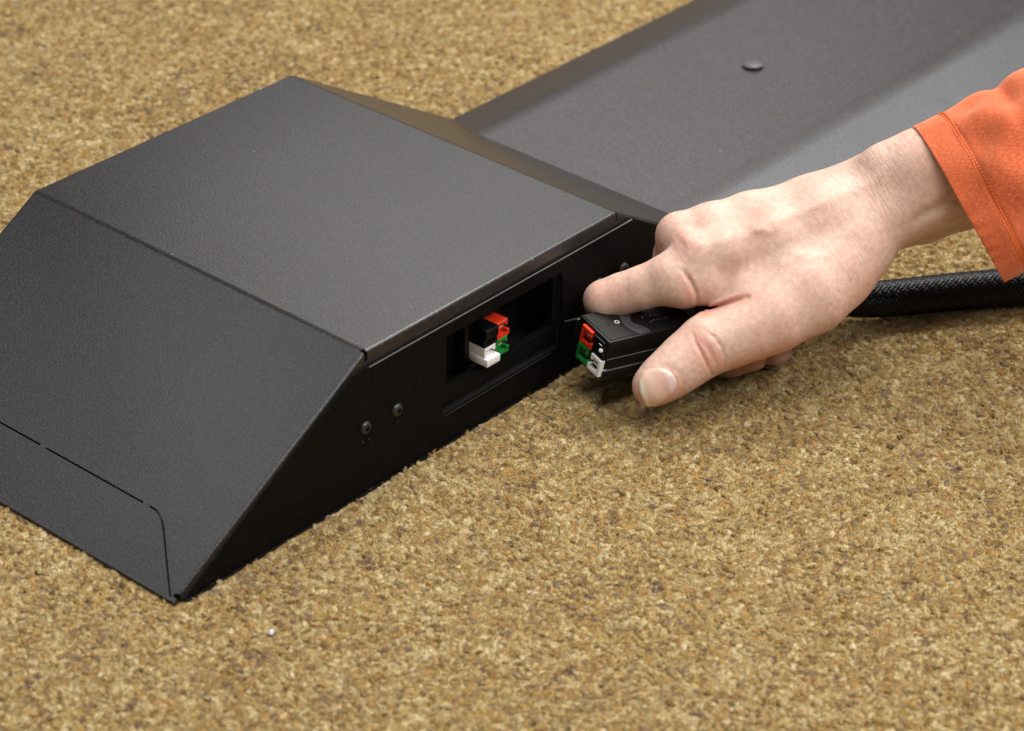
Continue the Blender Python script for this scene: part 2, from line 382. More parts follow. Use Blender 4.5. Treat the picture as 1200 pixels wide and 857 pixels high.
# recessed socket frame inside the opening
bm = bmesh.new(); extrude_bm(bm, ((0, 0, 0), (1, 0, 0), (0, 0, 1), (0, 1, 0)), rr(CX0+0.5, CX1-0.5, 17.6, 50.1, 1.5), 0.9, 4.5)
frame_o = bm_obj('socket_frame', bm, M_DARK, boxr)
bm = bmesh.new(); extrude_bm(bm, ((0, 0, 0), (1, 0, 0), (0, 0, 1), (0, 1, 0)), rr(CX0+4.5, CX1-3.5, 24.3, 48.6, 1.5), -2, 9)
boolean(frame_o, [bm_obj('cutter', bm)])
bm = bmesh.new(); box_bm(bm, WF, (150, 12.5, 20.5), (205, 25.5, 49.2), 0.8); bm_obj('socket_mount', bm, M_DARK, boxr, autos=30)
bm = bmesh.new(); box_bm(bm, WF, (166.6, 6.6, 25.9), (187.0, 12.49, 45.0), 0.6); bm_obj('socket_bezel', bm, M_BLK, boxr, autos=30)

# --- genderless connector block: C shaped hood with tongue and metal contact
def connector(name, frame, mat, parent, length, cmat, flip=1, s=7.8, clip=True, label=None):
    """frame origin = lower left of front face; a across, b up, c backwards"""
    o, a, b, c = [np.array(q, float) for q in frame]
    if flip < 0: o = o+a*s; a = -a
    fr = (o, a, b, c); t = 1.25
    bm = bmesh.new()
    # hood opens to +a side
    C = [(0, 0), (s, 0), (s, 2.7), (s-1.3, 2.7), (s-1.3, t), (t, t), (t, s-t), (s-2.4, s-t), (s-2.4, s-2.7), (s-1.1, s-2.7), (s-1.1, s), (0, s)]
    C = [(x, y) for x, y in C]
    extrude_bm(bm, fr, C, 0, length, 0.16, 1)
    body = bm_obj(name, bm, mat, parent, autos=35, label=label)
    bm = bmesh.new()
    box_bm(bm, fr, (t-0.02, 0.02+t, 3.2), (s-0.3, s-t-0.02, length-0.2), 0.12, 1)
    box_bm(bm, fr, (t+0.6, 3.0, 1.2), (s-1.7, 4.4, 3.4), 0.2, 1)
    bm_obj('tongue', bm, mat, body, autos=35)
    if clip:
        bm = bmesh.new(); box_bm(bm, fr, (t+1.0, 4.42, 0.8), (s-2.1, 4.95, 3.6), 0.12, 1)
        bm_obj('contact', bm, cmat, body)
    return body
XA = 168.9; ZB = 27.4; SC = 7.75; YF = -1.6
for nm, ix, iz, mat, cm, lab in (('white_connector', 0, 0, M_WHT, M_MET, 'white block, lower left of the four'),
                                 ('green_connector', 1, 0, M_GRN, M_COP, 'green block, lower right of the four'),
                                 ('black_connector', 0, 1, M_GLOSS, M_MET, 'glossy black block, upper left of the four'),
                                 ('red_connector', 1, 1, M_RED, M_MET, 'red block, upper right of the four')):
    connector(nm, ((XA+ix*(SC+0.1), YF+(0.6 if ix else 0), ZB+iz*(SC+0.1)), (1, 0, 0), (0, 0, 1), (0, 1, 0)), mat, boxr, 12 if ix == 0 else 11.4, cm, 1, SC, clip=(nm != 'white_connector'), label=lab)

bm = bmesh.new(); box_bm(bm, WF, (XA-0.25, YF-1.7, ZB-0.3), (XA+SC, YF+7.5, ZB+3.1), 0.35, 2)
bm_obj('lower_lip', bm, M_WHT, bpy.data.objects['white_connector'], autos=35)
bm = bmesh.new(); box_bm(bm, WF, (XA-0.1, YF-0.7, ZB+SC+3.6), (XA+SC-0.2, YF+8, ZB+2*SC+0.5), 0.35, 2)
bm_obj('hood', bm, simple('deep_black_plastic', (0.003, 0.003, 0.0033), 0.25, spec=0.3), bpy.data.objects['black_connector'], autos=35)
# lighter strips that paint a glint along the sheet metal edges
bm = bmesh.new(); box_bm(bm, WF, (slope_x(zt)+11, -1.45, zt-0.3), (slope_xr(zt)-2.2, -1.11, zt+0.05)); bm_obj('seam_glint', bm, M_EDGE, boxr)
bm = bmesh.new(); box_bm(bm, WF, (CX0+1.5, -1.4, 14.35), (CX1-6, -1.11, 14.62)); bm_obj('slot_glint', bm, M_SCR, boxr)
# --- button head screws with a star socket
def screw(parent, x, z, name='screw'):
    fr = ((x, -1.1, z), (1, 0, 0), (0, 0, 1), (0, -1, 0)); bm = bmesh.new()
    lathe_bm(bm, fr, [(2.7, 0.02), (2.75, 0.5), (2.45, 1.05), (1.9, 1.45), (1.25, 1.65), (1.2, 0.7), (0.2, 0.7)], 24)
    o = bm_obj(name, bm, M_SCR, parent, autos=40)
    bm = bmesh.new()
    for k in range(3):
        a = k*math.pi/3; box_bm(bm, ((x, -1.1, z), (math.cos(a), 0, math.sin(a)), (-math.sin(a), 0, math.cos(a)), (0, -1, 0)), (-1.25, -0.18, 0.5), (1.25, 0.18, 1.35))
    bm_obj('star_socket', bm, M_DARK, o)
for x, z in ((100.2, 30.7), (117.9, 30.5), (240.5, 34.8), (256.8, 35.2)): screw(boxr, x, z)
for x, z in ((99.0, 24.5), (118.5, 24.6), (102.5, 24.3)):
    bm = bmesh.new(); lathe_bm(bm, ((x, -1.1, z), (1, 0, 0), (0, 0, 1), (0, -1, 0)), [(0.45, 0.0), (0.45, 0.18), (0.2, 0.3)], 10)
    bm_obj('dimple', bm, M_SCR, boxr)

# ================================================================== RACEWAY
race = thing('floor_raceway', 'long low dark grey metal channel lying on the carpet behind the box', 'raceway', (700, 94, 0))
bm = bmesh.new()
RX0, RX1 = 320, 1500
prof = [(0.6, 0.4), (0.6, 1.4), (36.5, 15), (152, 15), (187.4, 1.4), (187.4, 0.4)]
extrude_bm(bm, ((0, 0, 0), (0, 1, 0), (0, 0, 1), (1, 0, 0)), prof, RX0, RX1)
es = [e for e in bm.edges if min(v.co.z for v in e.verts) > 10 and abs(e.verts[0].co.x-e.verts[1].co.x) > 10]
bmesh.ops.bevel(bm, geom=es, offset=7.0, segments=8, affect='EDGES', profile=0.5)
bm_obj('raceway_cover', bm, M_RACE, race, autos=24)
rp = at(882, 78, 2, 15.0)
bm = bmesh.new()
tl = np.array([0.06, 0.12, 1]); tl /= np.linalg.norm(tl); ta = np.cross([0, 1, 0], tl); ta /= np.linalg.norm(ta); tb = np.cross(tl, ta)
lathe_bm(bm, (rp, ta, tb, tl), [(2.6, -0.5), (2.6, 0.7), (5.2, 0.7), (5.3, 1.1), (4.4, 1.7), (2.8, 2.0), (0.4, 2.1)], 24)
bm_obj('screw', bm, M_RIV, race, autos=40)

# ================================================================== PLUG AND CABLE
AXP = np.array([0.9627, -0.2475, -0.1096]); SD = np.array([0.2601, 0.958, 0.1208]); UP = np.array([0.0751, -0.1448, 0.9866])
AXP /= np.linalg.norm(AXP); SD -= AXP*(SD@AXP); SD /= np.linalg.norm(SD); UP = np.cross(AXP, SD); UP = UP if UP[2] > 0 else -UP
PO = np.array([206.85, -34.67, 35.0])                        # near top front corner of the plug
PF = (PO, SD, UP, AXP)
plug = thing('cable_connector', 'black plastic plug with thick black braided cable, held between thumb and fingers', 'connector', tuple(PO))
PW, PH, PL = 20.7, 19.4, 62
def pp(a, b, c): return PO+SD*a+UP*b+AXP*c
bm = bmesh.new()
# upper shell: hollowed front made from walls round the contact block
def shell(bm, b0, b1, a0, a1, nose):
    box_bm(bm, PF, (a0, b0, nose), (a1, b1, PL), 0.5, 2)
bm = bmesh.new(); shell(bm, -8.6, 0, 0, PW, 0.0); upper = bm_obj('upper_shell', bm, M_BLKM, plug, autos=30)
bm = bmesh.new(); shell(bm, -14.1, -8.9, 0.5, PW-0.5, 0.5); bm_obj('middle_shell', bm, M_BLK, plug, autos=30)
bm = bmesh.new(); shell(bm, -PH, -14.5, 0.1, PW-0.3, 0.25); bm_obj('lower_shell', bm, M_BLK, plug, autos=30)
for b0 in (-8.95, -14.55):  # pale strips standing in for the glint along the shell seams
    bm = bmesh.new(); box_bm(bm, PF, (0.02, b0-0.02, 0.9), (0.5, b0+0.2, PL-3), 0.05, 1); bm_obj('parting_glint', bm, M_EDGE, plug)
# grip swell and rear boot
bm = bmesh.new(); lathe_bm(bm, (pp(PW/2, -PH/2, PL-2), SD, UP, AXP), [(8.3, 0), (8.6, 3), (8.2, 9), (7.6, 16), (7.2, 20), (6.4, 20)], 28)
bm_obj('strain_relief', bm, M_BLK, plug, autos=40)
# raised matte pad at the nose end + swept band with its sheen painted in + embossing
bm = bmesh.new()
arcc = lambda i, off: (0.9+i*(PW-1.8)/10, 15.6-2.6*math.sin(math.pi*min(1, i/8))+off)
arc = [(0.9, 0.9)]+[arcc(i, 0) for i in range(11)]+[(PW-0.9, 0.9)]
extrude_bm(bm, (PO, SD, AXP, UP), arc, -0.2, 0.30, 0.1, 1)
bm_obj('nose_pad', bm, M_BLKM, plug, autos=30)
M_BAND = simple('painted_sheen', (0.045, 0.041, 0.041), 0.38, bump=0.4, bscale=1500)  # lighter grey paints in a reflection on the plug top
bm = bmesh.new()
arc = [arcc(i, 0.5) for i in range(11)]+[arcc(i, 6.0+1.2*math.sin(i)) for i in range(10, -1, -1)]
extrude_bm(bm, (PO, SD, AXP, UP), arc, -0.2, 0.12); bm_obj('pale_band', bm, M_BAND, plug)
bm = bmesh.new(); box_bm(bm, (PO, SD, AXP, UP), (0.9, 44.5, -0.2), (PW-0.9, 49, 0.25), 0.15, 1); bm_obj('pale_band', bm, M_BAND, plug, autos=30)
for a, c in ((10.8, 2.6), (10.9, 7.0)):
    bm = bmesh.new(); lathe_bm(bm, (pp(a, 0.27, c), SD, AXP, UP), [(1.0, 0.0), (1.0, 0.12), (0.85, 0.12), (0.7, -0.2)], 18); bm_obj('screw_hole', bm, M_GLOSS, plug)
bm = bmesh.new()                                             # printed ring mark
fr = (pp(11.1, 0.30, 11.6), SD, AXP, UP)
o_, a_, b_, c_ = [np.array(q) for q in fr]
n = 22; inner = [bm.verts.new(o_+0.72*(a_*math.cos(6.283*i/n)+b_*math.sin(6.283*i/n))+c_*0.05) for i in range(n)]
outer = [bm.verts.new(o_+1.15*(a_*math.cos(6.283*i/n)+b_*math.sin(6.283*i/n))+c_*0.05) for i in range(n)]
for i in range(n): bm.faces.new([inner[i], outer[i], outer[(i+1) % n], inner[(i+1) % n]])
bm_obj('ring_mark', bm, M_INK, plug)
bm = bmesh.new(); r2 = random.Random(3)                      # small embossed characters, unreadable in the photo
for row in range(3):
    for k in range(6-row//2):
        c = 23.2+k*2.0+row*1.2; a = 14.2-row*3.6
        for s_ in range(2):
            da, dc = r2.uniform(-.5, .5), r2.uniform(-.4, .4); ang = r2.choice((0, math.pi/2, 0.6)); lx = r2.uniform(.4, .8)
            u_ = SD*math.cos(ang)+AXP*math.sin(ang); v_ = -SD*math.sin(ang)+AXP*math.cos(ang)
            box_bm(bm, (pp(a+da, 0, c+dc), u_, v_, UP), (-lx, -0.13, -0.05), (lx, 0.13, 0.22))
bm_obj('embossed_lettering', bm, simple('embossed_highlight', (0.12, 0.115, 0.115), 0.3), plug, kind='stuff')  # lettering colour lightened to stand in for highlights on the raised marks
# latch ear on the far side, reaching past the nose, with its pin
bm = bmesh.new(); box_bm(bm, PF, (PW-0.9, -12, -1.6), (PW+0.4, -1.5, 14), 0.4, 2); bm_obj('latch_ear', bm, M_BLK, plug, autos=30)
bm = bmesh.new(); box_bm(bm, PF, (PW+0.2, -3.2, -7.0), (PW+1.3, -1.9, 3), 0.35, 2); bm_obj('latch_pin', bm, M_DARK, plug, autos=30)
# face: contacts slightly proud of the shell
cfr = lambda a0, b0, c0: (pp(a0, b0, c0), SD, UP, AXP)
for nm, a0, b0, mat, fl, cm, lab in (('red_contact', 8.7, -9.1, M_RED, -1, M_MET, 'red block, upper far side of the plug face'),
                                     ('green_contact', 8.7, -17.2, M_GRN, -1, M_MET, 'green block, lower far side of the plug face'),
                                     ('white_contact', 0.75, -17.3, M_WHT, 1, M_MET, 'white block, lower near side of the plug face'),
                                     ('black_contact', 0.75, -9.1, M_GLOSS, -1, M_MET, 'black block, upper near side of the plug face')):
    connector(nm, cfr(a0, b0, -1.5 if nm != 'black_contact' else -0.9), mat, plug, 4.2, cm, fl, 7.75, label=lab, clip=nm != 'white_contact')
bm = bmesh.new(); lathe_bm(bm, (pp(3.0, -5.6, -0.4), SD, UP, -AXP), [(0.9, 0), (0.9, 0.9), (0.5, 1.3), (0.1, 1.35)], 14); bm_obj('contact_pin', bm, M_WHT, plug, autos=40)

# cable path
def catmull(P_, n):
    P_ = [np.array(p, float) for p in P_]; P_ = [2*P_[0]-P_[1]]+P_+[2*P_[-1]-P_[-2]]; out = []
    for i in range(1, len(P_)-2):
        for k in range(n):
            t = k/n; a, b, c, d = P_[i-1:i+3]
            out.append(0.5*((2*b)+(-a+c)*t+(2*a-5*b+4*c-d)*t*t+(-a+3*b-3*c+d)*t**3))
    out.append(P_[-2]); return np.array(out)
cstart = pp(PW/2, -PH/2, PL+12)
k1 = at(1030, 350.5, 2, 12.0); k2 = at(1115, 342.5, 2, 10.4); k3 = at(1200, 335.5, 2, 9.8); dr = k3-k2
path = catmull([cstart, (cstart*0.45+k1*0.55)+np.array([0, 2, 3]), k1, k2, k3, k3+dr*1.0+np.array([0, 0, -1.0]), k3+dr*3.6+np.array([25, 6, -1.8])], 26)
seg = np.linalg.norm(np.diff(path, axis=0), axis=1); arc_s = np.concatenate([[0], np.cumsum(seg)])
def frames(path):
    T = np.gradient(path, axis=0); T /= np.linalg.norm(T, axis=1)[:, None]
    A = np.cross(T, [0, 0, 1]); A /= np.linalg.norm(A, axis=1)[:, None]; B = np.cross(A, T); return T, A, B
T_, A_, B_ = frames(path)
CR = 7.9
crad = lambda s: CR+0.45*np.cos((s-arc_s[-1]*0.62)/60)
def tube(path, A, B, rad, n=20):
    vs = []; fs = []
    for i in range(len(path)):
        for k in range(n):
            a = 2*math.pi*k/n; vs.append(path[i]+rad[i]*(A[i]*math.cos(a)+B[i]*math.sin(a)))
    for i in range(len(path)-1):
        for k in range(n): fs.append((i*n+k, i*n+(k+1) % n, (i+1)*n+(k+1) % n, (i+1)*n+k))
    return vs, fs
vs, fs = tube(path, A_, B_, crad(arc_s)*0.93, 24)
cable = mesh('cable', vs, fs, M_DARK, plug, smooth=True)
M_BRAID = simple('braided_nylon', (0.0025, 0.0025, 0.0028), 0.2, spec=0.2)
# braid: flat helical yarns, over and under
vs = []; fs = []
NS_ = 22; pitch = 50.0; ss = np.arange(0, arc_s[-1], 0.62)
pi_ = np.stack([np.interp(ss, arc_s, path[:, k]) for k in range(3)], 1); Ti, Ai, Bi = frames(pi_)
for hand in (1, -1):
    for j in range(NS_):
        ph = 2*math.pi*j/NS_+hand*2*math.pi*ss/pitch
        wv = 0.13*np.sin(ss*2*math.pi*NS_/pitch*1.0+math.pi*j+(0 if hand > 0 else math.pi))*1.0
        rr_ = crad(ss)+wv
        e = Ai*np.cos(ph)[:, None]+Bi*np.sin(ph)[:, None]; e2 = -Ai*np.sin(ph)[:, None]+Bi*np.cos(ph)[:, None]
        c = pi_+e*rr_[:, None]; tt = Ti+e2*(hand*2*math.pi*CR/pitch); tt /= np.linalg.norm(tt, axis=1)[:, None]; sd = np.cross(tt, e)
        b0 = len(vs); hw = 0.52
        for i in range(len(ss)): vs += [c[i]-sd[i]*hw-e[i]*0.22, c[i]+e[i]*0.16, c[i]+sd[i]*hw-e[i]*0.22]
        for i in range(len(ss)-1):
            a = b0+3*i; fs += [(a, a+1, a+4, a+3), (a+1, a+2, a+5, a+4)]
br = mesh('braid', vs, fs, M_BRAID, cable, smooth=True, kind='stuff')

# ================================================================== HAND (one continuous surface from a distance field)
VOX = 0.62
lo = np.array([18.0, -22.0, 1104.0]); hi = np.array([262.0, 150.0, 1218.0])
nn_ = np.ceil((hi-lo)/VOX).astype(int)
FLD = np.full(nn_, 60.0, np.float32)
gx = [(lo[i]+VOX*np.arange(nn_[i])).astype(np.float32) for i in range(3)]
def region(c0, c1, pad):
    a = np.minimum(c0, c1)-pad; b = np.maximum(c0, c1)+pad
    i0 = np.clip(((a-lo)/VOX).astype(int), 0, nn_); i1 = np.clip(((b-lo)/VOX).astype(int)+1, 0, nn_); return i0, i1
def smin(a, b, k):
    h = np.maximum(k-np.abs(a-b), 0)/k; return np.minimum(a, b)-h*h*h*k/6.0
def cap(p, q, r0, r1, k, sq=None):
    pad = max(r0, r1)+k+3; i0, i1 = region(p, q, pad)
    if (i1 <= i0).any(): return
    X = gx[0][i0[0]:i1[0], None, None]; Y = gx[1][None, i0[1]:i1[1], None]; Z = gx[2][None, None, i0[2]:i1[2]]
    d = (q-p).astype(np.float32); L2 = max(float(d@d), 1e-6)
    t = np.clip(((X-p[0])*d[0]+(Y-p[1])*d[1]+(Z-p[2])*d[2])/L2, 0, 1)
    ts = t
    dist = np.sqrt((X-p[0]-t*d[0])**2+(Y-p[1]-t*d[1])**2+(Z-p[2]-t*d[2])**2)-(r0+(r1-r0)*ts)
    sl = (slice(i0[0], i1[0]), slice(i0[1], i1[1]), slice(i0[2], i1[2]))
    FLD[sl] = smin(FLD[sl], dist, k)
def chain(pts, k):
    P_ = [(cam3(a, b, c), r) for a, b, c, r in pts]
    for (p, r0), (q, r1) in zip(P_[:-1], P_[1:]): cap(p, q, r0, r1, k)
# forearm and wrist
chain([(1046, 206, 1150, 14.5), (1085, 196, 1147, 15.5), (1150, 180, 1143, 18), (1260, 150, 1138, 21), (1330, 130, 1135, 22)], 9)
chain([(1012, 262, 1150, 12.5), (1052, 244, 1151, 14), (1095, 226, 1148, 14.5), (1160, 205, 1146, 17), (1260, 180, 1140, 20), (1330, 165, 1138, 21)], 8)
chain([(1028, 232, 1166, 13), (1070, 232, 1166, 12.5), (1110, 226, 1162, 13), (1180, 205, 1160, 16), (1280, 180, 1155, 18)], 6)
chain([(1040, 270, 1168, 9), (1085, 259, 1168, 9.0), (1125, 243, 1166, 9.5), (1200, 220, 1163, 12)], 3.5)
# metacarpals / palm
chain([(816, 301, 1141, 9.6), (850, 297, 1141, 9.6), (905, 280, 1144, 11.5), (965, 255, 1149, 13.5), (1020, 232, 1152, 14)], 8)
chain([(797, 277, 1152, 9.6), (835, 268, 1153, 10.0), (880, 257, 1155, 10.6), (950, 243, 1159, 12.5), (1015, 222, 1160, 14)], 7)
chain([(845, 275, 1168, 9.6), (900, 264, 1170, 11), (960, 248, 1172, 13), (1020, 230, 1168, 14)], 8)
chain([(880, 285, 1184, 9), (930, 275, 1184, 11), (1000, 255, 1176, 13)], 9)
chain([(870, 318, 1160, 11), (930, 305, 1164, 14), (985, 285, 1164, 14)], 10)
# index finger, on top of the plug, folding down behind it
chain([(817, 303, 1141, 9.6), (786, 324, 1141.5, 9.3), (752, 337.5, 1144.5, 8.3), (728, 345, 1147, 8.0), (707.5, 352.0, 1148.5, 8.0)], 5)
chain([(707.5, 352, 1148.5, 8.0), (732, 364, 1166, 7.2), (752, 376, 1164, 7.2)], 3)
chain([(784, 331.5, 1141.5, 7.8), (802, 334.5, 1140.5, 8.0), (830, 331, 1140, 9.0)], 8)
chain([(890, 312, 1146, 11), (930, 296, 1147.5, 12.5), (985, 268, 1150, 14)], 9)
chain([(850, 284, 1147, 9.5), (905, 272, 1149.5, 11), (975, 248, 1154, 13)], 9)
# middle, ring, little finger curl down behind and under the plug
chain([(797, 277, 1152, 9.6), (791, 300, 1165, 8.6), (785, 335, 1176, 8.6)], 4)
chain([(785, 335, 1176, 8.6), (812, 392, 1180, 7.6), (858, 424, 1166, 6.6)], 3)
chain([(850, 425, 1168, 6.4), (884, 420.5, 1158, 5.0)], 2)
chain([(845, 275, 1168, 9.4), (845, 330, 1190, 8.4), (868, 392, 1188, 7.4), (890, 408, 1178, 6.5)], 3)
chain([(886, 409, 1178, 6.5), (911, 411, 1166, 6.0)], 2)
chain([(885, 285, 1184, 9), (895, 335, 1198, 7.6), (905, 380, 1192, 6.8)], 3)
# thumb
chain([(764.5, 453, 1124, 8.1), (774, 446, 1125, 9.2), (790, 434, 1126.5, 10.1), (806, 421, 1128.5, 10.9), (828, 405, 1130.5, 12.0), (857, 394.5, 1132, 12.1), (880, 385, 1133, 12.5), (907, 371, 1135, 13.6)], 4)
chain([(907, 371, 1135, 13.6), (945, 342, 1141, 17), (975, 315, 1147, 17), (1003, 284, 1150, 15.5), (1022, 262, 1151, 13)], 8)
chain([(862, 380, 1136, 10), (880, 345, 1140, 11), (905, 320, 1144, 13)], 7)
chain([(838, 384, 1135, 8.5), (858, 375, 1136, 9)], 5)

# screen-plane polylines that press or raise the skin on the side facing the camera
def stroke(pts, w, amp, dmax):
    """positive amp = groove (mm), negative = ridge"""
    P_ = np.array([cam3(a, b, 1140)[:2] for a, b in pts]); a = P_.min(0)-w*3; b = P_.max(0)+w*3
    i0 = np.clip(((a-lo[:2])/VOX).astype(int), 0, nn_[:2]); i1 = np.clip(((b-lo[:2])/VOX).astype(int)+1, 0, nn_[:2])
    kz = int((dmax-lo[2])/VOX)
    X = gx[0][i0[0]:i1[0], None]; Y = gx[1][None, i0[1]:i1[1]]; best = np.full((i1[0]-i0[0], i1[1]-i0[1]), 1e9, np.float32)
    tot = len(P_)-1; fade = np.ones_like(best)
    for s_, (p, q) in enumerate(zip(P_[:-1], P_[1:])):
        d = q-p; t = np.clip(((X-p[0])*d[0]+(Y-p[1])*d[1])/(d@d), 0, 1); dd = np.hypot(X-p[0]-t*d[0], Y-p[1]-t*d[1])
        m = dd < best; best = np.where(m, dd, best); u = (s_+t)/tot; fade = np.where(m, np.sin(np.pi*np.clip(u, 0.06, 0.94))**0.6, fade)
    g = amp*np.exp(-(best/w)**2)*fade
    FLD[i0[0]:i1[0], i0[1]:i1[1], :kz] += g[:, :, None].astype(np.float32)
NAIL = [(752, 436.5), (749.3, 447), (750.2, 459), (754.5, 470), (761.5, 476.5), (774, 472.5), (786.5, 463.5), (792.5, 453), (790.5, 442), (783.5, 434.5), (771, 431.5), (760, 432.5)]
stroke([(808, 391), (811, 402), (817, 413), (823, 426), (830, 438)], 0.62, 0.85, 1140)
stroke([(820, 386), (832, 396), (841, 408), (845, 420), (845, 431)], 0.62, 0.6, 1140)
stroke([(815, 398), (824, 408), (832, 420), (836, 430)], 0.55, 0.4, 1140)
stroke([(824, 402), (828, 412), (829, 424)], 0.6, 0.22, 1140)
stroke([(798, 318), (808, 331), (814, 344), (816, 358)], 0.8, 1.2, 1150)
stroke([(803, 318), (806, 328), (809, 338)], 1.0, 0.5, 1150)
stroke([(824, 366), (838, 361), (852, 356), (872, 350)], 1.2, 2.3, 1150)
stroke([(838, 372), (856, 362), (880, 352)], 0.9, 0.35, 1150)
stroke([(760, 479), (775, 476), (790, 466), (797, 453), (793, 439), (784, 431), (770, 428)], 1.0, 0.35, 1130)
stroke([(766, 301), (771, 292), (780, 284)], 1.8, 0.4, 1150)
# tendons and veins
stroke([(822, 290), (870, 276), (930, 252), (1000, 222), (1030, 208)], 2.4, -0.7, 1160)
stroke([(830, 262), (880, 246), (940, 228), (1000, 208)], 2.6, -0.35, 1160)
stroke([(905, 350), (950, 318), (990, 280), (1030, 248)], 3.6, -0.5, 1160)
stroke([(872, 262), (884, 270), (900, 273), (915, 268)], 1.7, -0.4, 1160)
stroke([(926, 296), (944, 303), (962, 300), (978, 290)], 1.9, -0.55, 1160)
stroke([(978, 290), (1000, 262), (1012, 238)], 1.4, -0.4, 1160)
stroke([(795, 283), (803, 279), (812, 284)], 3.4, -1.0, 1160)
stroke([(1010, 195), (1022, 182), (1040, 172)], 3.5, -0.9, 1160)
stroke([(1058, 268), (1080, 252), (1105, 240), (1130, 224)], 2.6, 1.6, 1168)

def surface_nets(F, lo, h):
    neg = F < 0
    c = neg[:-1, :-1, :-1].astype(np.int8)
    for dx in (0, 1):
        for dy in (0, 1):
            for dz in (0, 1):
                if dx+dy+dz: c += neg[dx:F.shape[0]-1+dx, dy:F.shape[1]-1+dy, dz:F.shape[2]-1+dz]
    act = np.argwhere((c > 0) & (c < 8)); idx = np.full(c.shape, -1, np.int32); idx[tuple(act.T)] = np.arange(len(act))
    cs = [(a, b, d) for a in (0, 1) for b in (0, 1) for d in (0, 1)]
    val = {q: F[act[:, 0]+q[0], act[:, 1]+q[1], act[:, 2]+q[2]].astype(float) for q in cs}
    acc = np.zeros((len(act), 3)); cnt = np.zeros(len(act))
    for q in cs:
        for ax in range(3):
            if q[ax] == 0:
                r = list(q); r[ax] = 1; r = tuple(r); a, b = val[q], val[r]; m = (a < 0) != (b < 0)
                t = np.where(m, a/np.where(a-b == 0, 1, a-b), 0); p = np.tile(np.array(q, float), (len(act), 1)); p[:, ax] += t
                acc[m] += p[m]; cnt[m] += 1
    V = lo+h*(act+acc/cnt[:, None]); faces = []
    for ax in range(3):
        sl0 = [slice(1, None)]*3; sl1 = [slice(1, None)]*3; sl0[ax] = slice(0, -1); sl1[ax] = slice(1, None)
        full0 = [slice(1, n-1) for n in F.shape]; full1 = list(full0); full0[ax] = slice(0, F.shape[ax]-1); full1[ax] = slice(1, F.shape[ax])
        a = neg[tuple(full0)]; b = neg[tuple(full1)]; e = np.argwhere(a != b); flip = a[tuple(e.T)]
        for k_ in range(3):
            if k_ != ax: e[:, k_] += 1
        u, v = [k_ for k_ in range(3) if k_ != ax]
        def cell(du, dv):
            q = e.copy(); q[:, u] -= du; q[:, v] -= dv; return idx[tuple(q.T)]
        Q = np.stack([cell(0, 0), cell(1, 0), cell(1, 1), cell(0, 1)], 1)
        if ax == 1: flip = ~flip
        Q[~flip] = Q[~flip][:, ::-1]; faces.append(Q)
    Fc = np.concatenate(faces); Fc = Fc[(Fc >= 0).all(1)]
    return V, Fc
V, Fc = surface_nets(FLD, lo, VOX)
# light relaxation removes voxel ripple
def relax(V, Fc, it, lam):
    a = np.concatenate([Fc[:, [0, 1]], Fc[:, [1, 2]], Fc[:, [2, 3]], Fc[:, [3, 0]]]); n = len(V)
    deg = np.bincount(a[:, 0], minlength=n)+np.bincount(a[:, 1], minlength=n)
    for l in [lam, -lam*1.04]*it:
        s_ = np.stack([np.bincount(a[:, 0], V[a[:, 1], k], n)+np.bincount(a[:, 1], V[a[:, 0], k], n) for k in range(3)], 1)
        V = V+l*(s_/deg[:, None]-V)
    return V
V = relax(V, Fc, 3, 0.5)
VC = V.copy()                                            # camera frame copy
VW = to_world(V)
spx = 600+F_PX*VC[:, 0]/VC[:, 2]; spy = 428.5-F_PX*VC[:, 1]/VC[:, 2]
print('hand verts', len(V), 'zmin', VW[:, 2].min())

